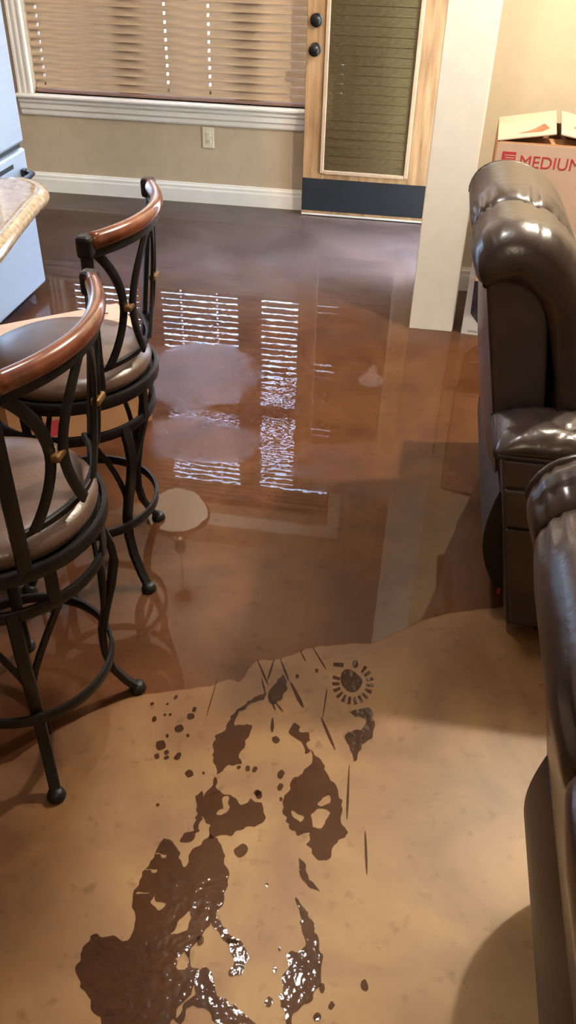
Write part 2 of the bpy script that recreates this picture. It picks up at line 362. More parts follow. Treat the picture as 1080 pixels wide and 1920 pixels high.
# the door leaf, folded back against the window wall
door = struct(empty('door_1', (-.705, 4.965, 0), math.radians(-0.6)), 'wooden entry door with full glass and black kick plate, folded back against the window')
DW, DT = .765, .045
z_g0, z_g1, gx0, gx1 = .250, 1.62, .105, .605
BX((0, 0, .018), (gx0, DT, 2.03), 'stile', 'alder', door, .003); BX((gx1, 0, .018), (DW, DT, 2.03), 'stile', 'alder', door, .003)
BX((gx0, 0, .018), (gx1, DT, z_g0), 'bottom_rail', 'alder', door, .003); BX((gx0, 0, z_g1), (gx1, DT, 2.03), 'top_rail', 'alder', door, .003)
MB().box((0, -.003, .034), (DW, 0, .218)).build('kick_plate', 'kick_plate', door, bevel=.001)
BX((0, .004, .006), (DW, DT - .004, .018), 'door_sweep', 'white_trim', door)
for a, b in (((gx0 - .004, -.010, z_g0), (gx0 + .018, .006, z_g1)), ((gx1 - .018, -.010, z_g0), (gx1 + .004, .006, z_g1))):
    BX(a, b, 'glazing_bead', 'bead', door, .003)
for a, b in (((gx0 + .018, -.010, z_g0 - .004), (gx1 - .018, .006, z_g0 + .016)), ((gx0 + .018, -.010, z_g1 - .016), (gx1 - .018, .006, z_g1 + .004))):
    BX(a, b, 'glazing_bead', 'bead', door, .003)
BX((gx0 + .01, .008, z_g0 + .01), (gx1 - .01, .013, z_g1 - .01), 'glass', 'door_glass', door)
sl = MB().box((gx0, -.003, -.0225), (gx1, .003, .0225)).mesh('shade_slat'); sl.materials.append(MATS['shade_fabric'])
z = z_g0 + .024
while z < z_g1 - .01:
    o = link('shade_slat', sl, door); o.location = (0, .026, z); o.rotation_euler = (math.radians(-14), 0, 0); z += .0465
for zz, kind in ((1.015, 'deadbolt'), (.880, 'knob')):
    kb = MB().lathe([(.001, 0), (.033, 0), (.033, .006), (.028, .010)], n=28).build('rosette', 'bronze_black', door, smooth=False)
    kb.location = (.049, 0, zz); kb.rotation_euler = (math.radians(90), 0, 0)
    if kind == 'knob': pr = [(.001, .008), (.012, .010), (.012, .030), (.026, .038), (.031, .050), (.028, .062), (.016, .070), (.001, .072)]
    else: pr = [(.001, .008), (.022, .010), (.026, .020), (.026, .030), (.020, .036), (.001, .038)]
    k = MB().lathe(pr, n=28).build('door_knob' if kind == 'knob' else 'deadbolt', 'bronze_black', door); auto_smooth(k)
    k.location = (.049, 0, zz); k.rotation_euler = (math.radians(90), 0, 0)

# ------------------------------------------------------------------ window blind
blind = thing('window_blind', 'wide brown slatted blind lowered across the window', 'blind', (0, 0, 0))
bx0, bx1 = WX0 + .006, WX1 - .006
holes = (-2.285, -1.53, -1.28, -.52)
m = MB(); x = bx0
for h in holes:
    m.box((x, -.025, -.0015), (h - .006, .025, .0015)); m.box((h - .006, -.025, -.0015), (h + .006, -.008, .0015)); m.box((h - .006, .010, -.0015), (h + .006, .025, .0015)); x = h + .006
m.box((x, -.025, -.0015), (bx1, .025, .0015))
sl = m.mesh('slat'); sl.materials.append(MATS['slat_wood'])
SY = WY + .045; z = WZ0 + .045; PITCH = .0432
while z < WZ1 - .09:
    o = link('slat', sl, blind); o.location = (0, SY, z); o.rotation_euler = (math.radians(62 + random.uniform(-.6, .6)), 0, 0); z += PITCH
BX((bx0, SY - .026, WZ0 + .002), (bx1, SY + .02, WZ0 + .020), 'bottom_rail', 'rail_wood', blind, .003)
BX((bx0, SY - .045, WZ1 - .085), (bx1, SY - .030, WZ1 - .002), 'valance', 'slat_wood', blind, .003)
BX((bx0, SY - .028, WZ1 - .055), (bx1, SY + .03, WZ1 - .002), 'head_rail', 'slat_wood', blind)
for h in holes:
    MB().tube([(h, SY, WZ0 + .02), (h, SY, WZ1 - .05)], .0012, n=6).build('lift_cord', 'cord', blind)

# ------------------------------------------------------------------ outlet
ot = thing('wall_outlet', 'ivory double outlet plate on the tan wall under the window', 'outlet', (-1.29, WY, .378))
MB().box((-.035, -.006, -.0575), (.035, 0, .0575)).build('cover_plate', 'outlet_ivory', ot, bevel=.003)
for s in (-1, 1):
    so = MB().superq((0, -.006, s * .020), (.0165, .002, .0145), .3, .6, nu=20, nv=8).build('socket', 'outlet_ivory', ot, smooth=True)
    for dx in (-.006, .006): BX((dx - .001, -.0086, s * .020 - .002), (dx + .001, -.0078, s * .020 + .006), 'slot', 'black_plastic', so)
k = MB().lathe([(.001, 0), (.003, 0), (.002, .0015)], n=12).build('screw', 'outlet_ivory', ot); k.location = (0, -.006, 0); k.rotation_euler = (math.radians(90), 0, 0)

# ------------------------------------------------------------------ post
post = thing('support_post', 'square white post standing in the water beside the door', 'post', (.108, 3.575, 0))
MB().box((-.0875, -.0875, 0), (.0875, .0875, ZC)).build('shaft', 'post_paint', post, bevel=.004)
for sx in (-1, 1): BX((-.0875 if sx > 0 else -.097, -.095, .0), (-.0875, .095, ZC), 'corner_board', 'post_paint', post, .002) if sx < 0 else BX((.0875, -.080, 0), (.096, .095, ZC), 'corner_board', 'post_paint', post, .002)
BX((-.097, -.0955, 0), (.092, -.0875, ZC), 'face_board', 'post_paint', post, .003)

# ------------------------------------------------------------------ refrigerator
fr = thing('refrigerator', 'tall stainless refrigerator at the left end of the window wall', 'refrigerator', (-1.712, 2.62, 0))
BX((-.74, 0, .02), (-.07, .915, 1.76), 'cabinet_body', 'stainless', fr, .004)
BX((-.70, .02, 0), (-.10, .895, .02), 'plinth', 'black_plastic', fr)
BX((-.058, .003, .668), (0, .4545, 1.755), 'door', 'stainless', fr, .012); BX((-.058, .4605, .668), (0, .912, 1.755), 'door', 'stainless', fr, .012)
dr = BX((-.058, .003, .05), (0, .912, .648), 'freezer_drawer', 'stainless', fr, .012)
BX((-.068, .01, .648), (-.02, .905, .668), 'gasket', 'black_plastic', fr)
MB().tube([(.012, .06, .560), (.05, .07, .560), (.055, .12, .560), (.055, .79, .560), (.05, .84, .560), (.012, .85, .560)], .011, n=12).build('drawer_handle', 'black_plastic', dr, smooth=True)
for y in (.06, .85): BX((0, y - .018, .545), (.016, y + .018, .575), 'handle_bracket', 'black_plastic', dr, .003)
BX((-.004, .15, .595), (.003, .77, .612), 'grip_slot', 'black_plastic', dr)
for y in (.40, .515):
    MB().tube([(0, y, .78), (.045, y, .79), (.05, y, .83), (.05, y, 1.42), (.045, y, 1.46), (0, y, 1.47)], .011, n=12).build('door_handle', 'stainless', fr, smooth=True)

# ------------------------------------------------------------------ peninsula
pen = thing('kitchen_peninsula', 'brown kitchen peninsula base below the granite top', 'cabinet', (0, 0, 0))
BX((-1.68, -.6, .08), (-1.22, 1.95, .897), 'carcass', 'cabinet', pen); BX((-1.62, -.6, 0), (-1.24, 1.90, .08), 'toe_kick', 'black_plastic', pen)
for k in range(4):
    y = -.55 + k * .62; BX((-1.22, y, .14), (-1.205, y + .58, .86), 'panel', 'cabinet', pen, .004)
def counter_outline(off=0.0):
    pts = [(-1.72, -.7), (-.865, -.7), (-.868, 1.30)]
    pts += [(-.885, 1.60), (-.915, 1.76), (-.942, 1.93)]
    cx, cy, r = -1.070, 1.97, .125
    pts += [(cx + r * math.cos(a), cy + r * 1.0 * math.sin(a)) for a in [math.radians(d) for d in range(0, 91, 15)]]
    pts += [(-1.72, 2.095)]
    return pts
ct = thing('countertop', 'speckled tan granite countertop with a rounded corner beside the stools', 'countertop', (0, 0, 0))
op = counter_outline()
MB().prism(op, 'z', .8985, .938).build('slab', 'granite', ct, bevel=.012, seg=4)
MB().tube([(p[0], p[1], .919) for p in op[1:-1]], .0205, n=12).build('bullnose_edge', 'granite_edge', ct, smooth=True)
# ================================================================== bar stools
def make_stool(loc, label, base_rot, rz):
    st = thing('bar_stool', label, 'bar stool', loc, rz, 'bar stools at the granite counter')
    c, s_ = math.cos, math.sin
    cu = MB().lathe([(.001, .612), (.12, .612), (.185, .606), (.200, .615), (.204, .630), (.196, .645), (.172, .657), (.12, .666), (.05, .669), (.001, .669)], n=48).build('seat_cushion', 'seat_leather', st, smooth=True)
    def hoop(name, r, z, w, t, rad_norm=True, n=48):
        pts = [(r * c(2 * math.pi * k / n), r * s_(2 * math.pi * k / n), z) for k in range(n)]
        nm = [(p[0], p[1], 0) for p in pts]
        o = MB().bar(pts, nm, w, t, closed=True).build(name, 'iron', st); auto_smooth(o); return o
    hoop('seat_rim', .2125, .600, .030, .012); hoop('swivel_ring', .200, .505, .026, .010)
    MB().lathe([(.001, .585), (.205, .585), (.205, .600), (.001, .600)], n=40).build('seat_pan', 'iron', st)
    for k in range(8):
        a = 2 * math.pi * (k + .5) / 8 + base_rot
        MB().bar([(.205 * c(a), .205 * s_(a), .595), (.203 * c(a), .203 * s_(a), .505)], [(c(a), s_(a), 0)] * 2, .024, .006).build('ring_tab', 'iron', st)
    # backrest, bowed away from the sitter
    def bp(s, t):
        y = s * lerp(.158, .208, t); e = lerp(.140, .170, t); md = lerp(.205, .238, t)
        return Vector((md - (md - e) * s * s, y, lerp(.600, .985, t)))
    def bn(s): return (1, s * .7, 0)
    for sd in (-1, 1):
        ts = [k / 8 * .985 for k in range(9)]
        p = MB().bar([bp(sd, t) for t in ts], [bn(sd)] * 9, .026, .010).build('back_post', 'iron', st); auto_smooth(p)
        q = bp(sd, 1.0); BX((q.x - .016, q.y - .017, q.z - .022), (q.x + .016, q.y + .017, q.z + .022), 'end_cap', 'iron', p, .008)
    ss = [-1 + 2 * k / 24 for k in range(25)]
    rail = MB(); rings = []
    for s in ss:
        p = bp(s * .955, 1.0); n = Vector(bn(s)).normalized(); up = Vector((0, 0, 1))
        rings.append([p + n * (.015 * c(a)) + up * (.018 * s_(a) + .006) for a in [2 * math.pi * j / 14 for j in range(14)]])
    rail.loft(rings).build('top_rail', 'cherry', st, smooth=True)
    b = MB().bar([bp(s * .97, .955) for s in ss], [bn(s) for s in ss], .022, .010).build('rail_strap', 'iron', st); auto_smooth(b)
    b = MB().bar([bp(s, .215) + Vector((-.014, 0, 0)) for s in ss], [bn(s) for s in ss], .014, .010).build('lower_hoop', 'iron', st); auto_smooth(b)
    for sc in (-.5, .5):
        for sg in (-1, 1):
            pts, nm = [], []
            for k in range(17):
                t = lerp(.22, .955, k / 16); s = sc + sg * (.055 + .385 * abs((t - .56) / .42) ** 1.8)
                pts.append(bp(s, t) + Vector((.003 * sg - .004, 0, 0))); nm.append(bn(s))
            b = MB().bar(pts, nm, .021, .008).build('back_scroll', 'iron', st); auto_smooth(b)
        q = bp(sc, .56); BX((q.x - .010, q.y - .019, q.z - .007), (q.x + .007, q.y + .019, q.z + .007), 'knot', 'knot_bronze', st, .004)
    # legs
    prof = [(.198, .512), (.212, .465), (.216, .42), (.204, .36), (.184, .29), (.168, .22), (.166, .16), (.178, .10), (.205, .045), (.228, .012)]
    for k in range(4):
        a = base_rot + math.radians(45 + 90 * k)
        lg = MB().bar([(r * c(a), r * s_(a), z) for r, z in prof], [(c(a), s_(a), .0)] * len(prof), [.026, .026, .026, .026, .027, .027, .026, .025, .024, .023], .016).build('leg', 'iron', st); auto_smooth(lg, 50)
        MB().lathe([(.001, 0), (.019, 0), (.021, .006), (.017, .018), (.010, .024), (.001, .025)], (.230 * c(a), .230 * s_(a), 0), n=16).build('foot', 'iron', lg, smooth=True)
        for sg in (-1, 1):
            pts = []
            for t in [j / 6 for j in range(7)]:
                aa = a + sg * math.radians(26) * (1 - t) ** 1.4; r = lerp(.199, .176, t); pts.append((r * c(aa), r * s_(aa), lerp(.500, .27, t)))
            MB().bar(pts, [(p[0], p[1], 0) for p in pts], .014, .008).build('leg_brace', 'iron', lg)
    hoop('foot_ring', .185, .205, .026, .010)
    return st
make_stool((-.738, 1.135, 0), 'nearer bar stool with cherry wood top rail, cut by the left picture edge', math.radians(-14), 0.0)
make_stool((-.812, 1.725, 0), 'farther bar stool with cherry wood top rail, standing before the carton', math.radians(12), 0.0)

# ================================================================== cartons
def carton(label, loc, rz, w, d, h, m_side, m_front, flaps, name='cardboard_box'):
    """local frame: front face on y=0, x to the right, y to the back"""
    t = thing(name, label, 'box', loc, rz)
    BX((.004, 0, 0), (w - .004, .004, h), 'front_panel', m_front, t); BX((0, d - .004, 0), (w, d, h), 'back_panel', m_side, t)
    BX((0, 0, 0), (.004, d - .004, h), 'side_panel', m_side, t); BX((w - .004, 0, 0), (w, d - .004, h), 'side_panel', m_side, t)
    BX((.004, .004, 0), (w - .004, d - .004, .005), 'bottom_panel', m_side, t)
    return t
# the carton behind the stools
bt = carton('cardboard moving carton on the wet floor behind the farther bar stool', (-1.267, 2.165, 0), math.radians(38.7), .50, .27, .345, 'cardboard', 'cardboard', None)
BX((0, .002, .345), (.50, .134, .349), 'top_flap', 'cardboard_pale', bt); BX((0, .137, .345), (.50, .268, .349), 'top_flap', 'cardboard_pale', bt)
for (x, y, sx, sy) in ((.375, .165, .09, .035), (.31, .160, .06, .03), (.405, .205, .05, .03), (.25, .175, .05, .03)):
    f = MB(); rnd = random.Random(int(x * 100))
    for k in range(9):
        u, v = rnd.uniform(-1, 1), rnd.uniform(-1, 1); f.box((x + u * sx / 2, y + v * sy / 2, .349), (x + u * sx / 2 + rnd.uniform(.006, .02), y + v * sy / 2 + rnd.uniform(.004, .01), .3495))
    f.build('red_print', 'orange_ink', bt)
BX((.115, -.0006, .035), (.165, 0, .095), 'red_logo', 'red_ink', bt)

# white product box, and the MEDIUM carton on it
pb = thing('product_box', 'white glossy product box with a dark picture, under the MEDIUM carton', 'box', (.240, 3.47, 0), math.radians(-4))
BX((0, 0, 0), (.42, .40, .262), 'carton', 'carton_white', pb, .002)
MB().prism([(.022, .262), (.028, .10), (.07, .052), (.13, .030), (.40, .030), (.40, .262)], 'y', -.0006, 0).build('dark_picture', 'print_dark', pb)
MB().prism([(.075, .075), (.10, .052), (.14, .040), (.14, .09), (.10, .10)], 'y', -.0010, -.0006).build('green_picture', 'print_green', pb)
MB().prism([(.060, .130), (.115, .122), (.115, .128), (.060, .137)], 'y', -.0010, -.0006).build('pale_stroke', 'carton_white', pb)
for k in range(5): BX((.030 + k * .008, -.0006, .014), (.036 + k * .008, 0, .021), 'small_print', 'print_grey', pb)
mb = carton('cardboard carton printed MEDIUM stacked behind the farther recliner', (.258, 3.42, .264), math.radians(-3), .46, .42, .545, 'cardboard', 'cardboard_pale', None)
H = .545
def flap(name, poly, m_='cardboard_pale'):
    vs = [Vector(p) for p in poly]; n = (vs[1] - vs[0]).cross(vs[2] - vs[0]).normalized() * .004
    return MB().add([tuple(v) for v in vs] + [tuple(v + n) for v in vs], [(3, 2, 1, 0), (4, 5, 6, 7), (0, 1, 5, 4), (1, 2, 6, 5), (2, 3, 7, 6), (3, 0, 4, 7)]).build(name, m_, mb)
f1 = flap('top_flap', [(.002, .006, H + .004), (.212, .004, H + .040), (.226, .41, H + .046), (.002, .415, H + .004)])
f2 = flap('top_flap', [(.458, .006, H + .004), (.458, .415, H + .004), (.246, .41, H + .046), (.228, .004, H + .040)])
flap('inner_flap', [(.01, .006, H), (.45, .006, H), (.44, .20, H - .02), (.02, .20, H - .02)], 'cardboard')
MB().add([(.06, .07, H + .0185), (.16, .06, H + .0365), (.19, .10, H + .042), (.17, .22, H + .0385), (.12, .26, H + .030), (.10, .20, H + .026), (.13, .16, H + .031), (.10, .11, H + .0255)], [(0, 1, 2, 3, 4, 5, 6, 7)]).build('red_print', 'orange_ink', f1)
MB().add([(.28, .14, H + .0405), (.40, .10, H + .0195), (.42, .14, H + .016), (.30, .20, H + .0375)], [(0, 1, 2, 3)]).build('red_print', 'orange_ink', f2)
BX((.026, -.0008, H - .082), (.078, 0, H - .030), 'red_logo', 'red_ink', mb)
for k in range(4): BX((.036 + (k % 2) * .003, -.0012, H - .044 - k * .009), (.076 - (k % 2) * .004, -.0008, H - .041 - k * .009), 'logo_line', 'pale_ink', mb)
tm = text_mesh('MEDIUM', .062, .0003, 0.0); tm.materials.append(MATS['red_ink'])
to = link('lettering', tm, mb); to.location = (.092, -.0006, H - .082); to.rotation_euler = (math.radians(90), 0, 0); tag(to, 'red capital letters MEDIUM')

# ================================================================== recliners
def make_recliner(label, x0, yn, yf, pinch, swell, adx=0.0, over=.17, name='recliner'):
    """faces +X (into the living room); rear face leans over the aisle. yn / yf: outer faces of the arms"""
    t = thing(name, label, 'recliner', (x0, 0, 0), 0.0, 'brown leather recliners in a row')
    AW = .17; bn_, bf = yn + AW, yf - over
    def xr(z): return .345 - .215 * z
    AH = .605
    # arms
    for y0, outer in ((yn, -1), (yf - AW, 1)):
        arm = MB().prism([(xr(.03) + adx, .03), (1.16, .03), (1.17, AH - .055), (xr(AH - .055) + .012 + adx, AH - .055)], 'y', y0, y0 + AW).build('arm', 'leather_side', t, bevel=.012, seg=3)
        # quilted pad with diamond stitching
        nx, ny = 90, 22; vs = []; fs = []; xa, xb = xr(AH) + .004 + adx, 1.19
        def pad_z(u, v):
            e = min(u, 1 - u) * 9; ev = min(v, 1 - v) * 3.2
            rnd = (1 - (1 - min(1, e)) ** 2.5) * (1 - (1 - min(1, ev)) ** 2.5)
            a = (u * 9 + v * 1.7) % 1.0; b = (u * 9 - v * 1.7) % 1.0
            g = min(min(a, 1 - a), min(b, 1 - b)); q = min(1, g * 5.5)
            return AH - .056 + .048 * rnd ** .6 + .008 * q ** .7 * rnd
        for i in range(nx + 1):
            for j in range(ny + 1):
                u, v = i / nx, j / ny
                vs.append((lerp(xa, xb, u), lerp(y0 - .012, y0 + AW + .012, v), pad_z(u, v)))
        for i in range(nx):
            for j in range(ny): a = i * (ny + 1) + j; fs.append((a, a + 1, a + ny + 2, a + ny + 1))
        n0 = len(vs); brd = [i * (ny + 1) for i in range(nx + 1)] + [nx * (ny + 1) + j for j in range(1, ny + 1)] + [i * (ny + 1) + ny for i in range(nx - 1, -1, -1)] + [j for j in range(ny - 1, 0, -1)]
        fs.append(tuple(brd))
        pad = MB().add(vs, fs).build('arm_pad', 'leather', arm, smooth=True)
        ys = y0 - .004 if outer < 0 else y0 + AW + .004
        MB().tube([(xa + .01, ys - .004 * -outer, AH - .056), (1.18, ys - .004 * -outer, AH - .056)], .006, n=8).build('piping', 'piping', arm, smooth=True)
        for zlo, zhi in ((.470, AH - .064), (.357, .462), (.045, .349)):
            a0, a1 = (y0 - .012, y0 + .002) if outer < 0 else (y0 + AW - .002, y0 + AW + .012)
            MB().prism([(xr(zlo) + .014 + adx, zlo), (1.15, zlo), (1.15, zhi), (xr(zhi) + .014 + adx, zhi)], 'y', a0, a1).build('side_panel', 'leather_side', arm, bevel=.010, seg=3)
    # base, seat and footrest
    BX((.40, bn_, .05), (1.10, bf, .36), 'base_frame', 'leather_side', t, .01)
    MB().superq((.80, (bn_ + bf) / 2, .41), (.37, (bf - bn_) / 2, .085), .35, .35).build('seat_cushion', 'leather', t, smooth=True)
    MB().superq((1.13, (bn_ + bf) / 2, .24), (.05, (bf - bn_) / 2 - .005, .19), .3, .3).build('footrest', 'leather', t, smooth=True)
    for y in (yn + .03, yf - .07):
        for x in (.42, 1.05): BX((x, y, 0), (x + .05, y + .04, .035), 'foot', 'black_plastic', t)
    # back shell (its end panels are what one sees from the aisle)
    Z = lambda z: z
    prof = [(xr(.36), .36), (xr(.65), .65), (xr(.80), .80), (xr(.90), .90), (.215, .905), (.262, .89), (.298, Z(.83)), (.322, Z(.70)), (.345, Z(.55)), (.372, .36)]
    sh = MB().prism(prof, 'y', bn_, bf).build('back_shell', 'leather_side', t, bevel=.010, seg=3)
    # one thick cushion arching over the head and down the front, sewn down in sections
    O = [(.130, .880), (.117, .922), (.127, .963), (.155, .991), (.200, 1.004), (.250, .999), (.300, .977), (.345, .936), (.385, .870), (.415, .780), (.436, .660), (.452, .500)]
    I = [(.166, .880), (.166, .886), (.176, .893), (.192, .898), (.216, .898), (.246, .890), (.271, .873), (.291, .848), (.312, .806), (.336, .738), (.360, .650), (.380, .500)]
    def dense(P, n=5):
        out = []
        for i in range(len(P) - 1):
            p0, p1, p2, p3 = P[max(i - 1, 0)], P[i], P[i + 1], P[min(i + 2, len(P) - 1)]
            for k in range(n):
                q = k / n; out.append(tuple(.5 * (2 * p1[d] + (p2[d] - p0[d]) * q + (2 * p0[d] - 5 * p1[d] + 4 * p2[d] - p3[d]) * q * q + (3 * p1[d] - p0[d] - 3 * p2[d] + p3[d]) * q ** 3) for d in (0, 1)))
        return out + [P[-1]]
    OD, ID = dense(O), dense(I); nO = len(OD)
    yc, hw = (bn_ + bf) / 2, (bf - bn_) / 2
    for ci in range(len(pinch) - 1):
        ya, yb = pinch[ci], pinch[ci + 1]; rings = []; K = 30
        first, last = ci == 0, ci == len(pinch) - 2
        for k in range(K + 1):
            v = k / K; y = lerp(ya, yb, v); ea = min(v * (yb - ya), .09) / .09; eb = min((1 - v) * (yb - ya), .09) / .09
            wa = math.sqrt(max(0, 1 - (1 - ea) ** 2)); wb = math.sqrt(max(0, 1 - (1 - eb) ** 2))
            la = .30 if first else .70; lb = .30 if last else .70
            ww = min(lerp(la, 1, wa), lerp(lb, 1, wb)); gk = max((1 - ea) * ea * 4, (1 - eb) * eb * 4)
            ring = []
            for i in range(nO):
                s = i / nO; g = max(0.0, math.sin(s * 95 + 2 * math.sin(s * 31))) * math.sin(s * 9) ** 2
                w2 = ww * (1 - (.05 if (first and ea < 1) or (last and eb < 1) else .16) * gk * g)
                ring.append((lerp(ID[i][0], OD[i][0], w2), y, lerp(ID[i][1], OD[i][1], w2)))
            for i in range(nO - 1, -1, -4): ring.append((ID[i][0] - .006, y, ID[i][1] - .008))
            rings.append(ring)
        MB().loft(rings).build('head_cushion', 'leather', t, smooth=True)
    for y, rr in ((pinch[0] + .020, .011), (pinch[-1] - .020, .011)):
        MB().tube([(p[0] - .002, y, p[1] - .002) for p in ID], rr, n=8).build('end_piping', 'piping', sh, smooth=True)
    MB().tube([(lerp(ID[i][0], OD[i][0], .875), pinch[-1] - .040, lerp(ID[i][1], OD[i][1], .875)) for i in range(4, nO, 2)], .007, n=8).build('crown_piping', 'leather', sh, smooth=True)
    # swelling rear panel over the aisle
    nz, ny = 14, 20; vs = []; fs = []
    za, zb = .36, .880
    for i in range(nz + 1):
        for j in range(ny + 1):
            u, v = i / nz, j / ny * 2 - 1; z = lerp(za, zb, u)
            vs.append((xr(z) - .002 - swell * (1 - v ** 4) * math.sin(math.pi * min(1, u ** .5)) ** .8, yc + v * (hw - .002), z))
    N0 = len(vs); vs += [(xr(v[2]) + .02, v[1], v[2]) for v in vs]
    for i in range(nz):
        for j in range(ny):
            a = i * (ny + 1) + j; fs.append((a, a + 1, a + ny + 2, a + ny + 1)); fs.append((a + N0, a + ny + 1 + N0, a + ny + 2 + N0, a + 1 + N0))
    for i in range(nz):
        for j in (0, ny): a = i * (ny + 1) + j; fs.append((a, a + ny + 1, a + ny + 1 + N0, a + N0))
    for j in range(ny):
        for i in (0, nz): a = i * (ny + 1) + j; fs.append((a, a + 1, a + 1 + N0, a + N0))
    rp = MB().add(vs, fs).build('rear_panel', 'leather', t); auto_smooth(rp, 50)
    MB().tube([(xr(.872) - .002, bn_, .872), (xr(.872) - .006, yc, .872), (xr(.872) - .002, bf, .872)], .008, n=8).build('rear_piping', 'piping', rp, smooth=True)
    # black cloth bagging out under the rear panel
    rings = []
    for k in range(15):
        z = lerp(.40, .055, k / 14); b = math.sin(math.pi * (k / 14) ** 1.15) ** .8
        rings.append((xr(z) + .004 - .050 * b, z))
    poly = rings + [(.40, .055), (.40, .40)]
    fl = MB().prism(poly, 'y', bn_ - .10, bf - .02).build('rear_skirt', 'dust_cloth', t); auto_smooth(fl, 50)
    BX((xr(.1) - .012, bn_ - .102, .075), (xr(.1) - .004, bn_ - .098, .095), 'sewn_tag', 'tag_red', fl)
    return t
make_recliner('farther brown leather recliner with puffy headrest, next to the white post', .006, 1.612, 2.56, (1.765, 2.03, 2.40), .030)
make_recliner('nearer brown leather recliner cut off by the right picture edge', .062, -.30, .985, (-.12, .16, .48, .835, .960), .004, .030, .035)

# ================================================================== the flood
def film(name, loops, m_, h=.0014):
    """thin sheet of water with its outline (and dry islands) from loops of floor points"""
    v3 = [[Vector((x, y, 0)) for x, y in lp] for lp in loops]
    tris = geometry.tessellate_polygon(v3); flat = [p for lp in v3 for p in lp]
    me = bpy.data.meshes.new(name); vs = [(p.x, p.y, h) for p in flat]; fs = []
    for tri in tris:
        a, b, c = (flat[i] for i in tri)
        fs.append(tuple(tri) if (b - a).cross(c - a).z > 0 else tuple(reversed(tri)))
    me.from_pydata(vs, [], fs); me.materials.append(MATS[m_])
    return link(name, me)
def ragged(lp, step=.007, amp=.0022, seed=0):
    rn = random.Random(seed); out = []
    for i in range(len(lp)):
        (x0, y0), (x1, y1) = lp[i], lp[(i + 1) % len(lp)]; L = math.hypot(x1 - x0, y1 - y0); n = max(1, int(L / step))
        for k in range(n): out.append((lerp(x0, x1, k / n) + rn.uniform(-amp, amp), lerp(y0, y1, k / n) + rn.uniform(-amp, amp)))
    return out
def smooth_loop(lp, it=2):
    for _ in range(it):
        out = []
        for i in range(len(lp)):
            (x0, y0), (x1, y1) = lp[i], lp[(i + 1) % len(lp)]
            out += [(x0 * .75 + x1 * .25, y0 * .75 + y1 * .25), (x0 * .25 + x1 * .75, y0 * .25 + y1 * .75)]
        lp = out
    return lp
WET_EDGE=[(-0.767,0.978),(-0.724,1.050),(-0.648,1.147),(-0.563,1.223),(-0.449,1.264),(-0.364,1.298),(-0.329,1.331),(-0.302,1.315),(-0.287,1.374),(-0.275,1.402),(-0.225,1.408),(-0.182,1.440),(-0.145,1.471),(-0.098,1.480),(-0.045,1.502),(0.010,1.510),(0.062,1.559),(0.144,1.629),(0.244,1.677),(0.345,1.707),(0.435,1.769)]
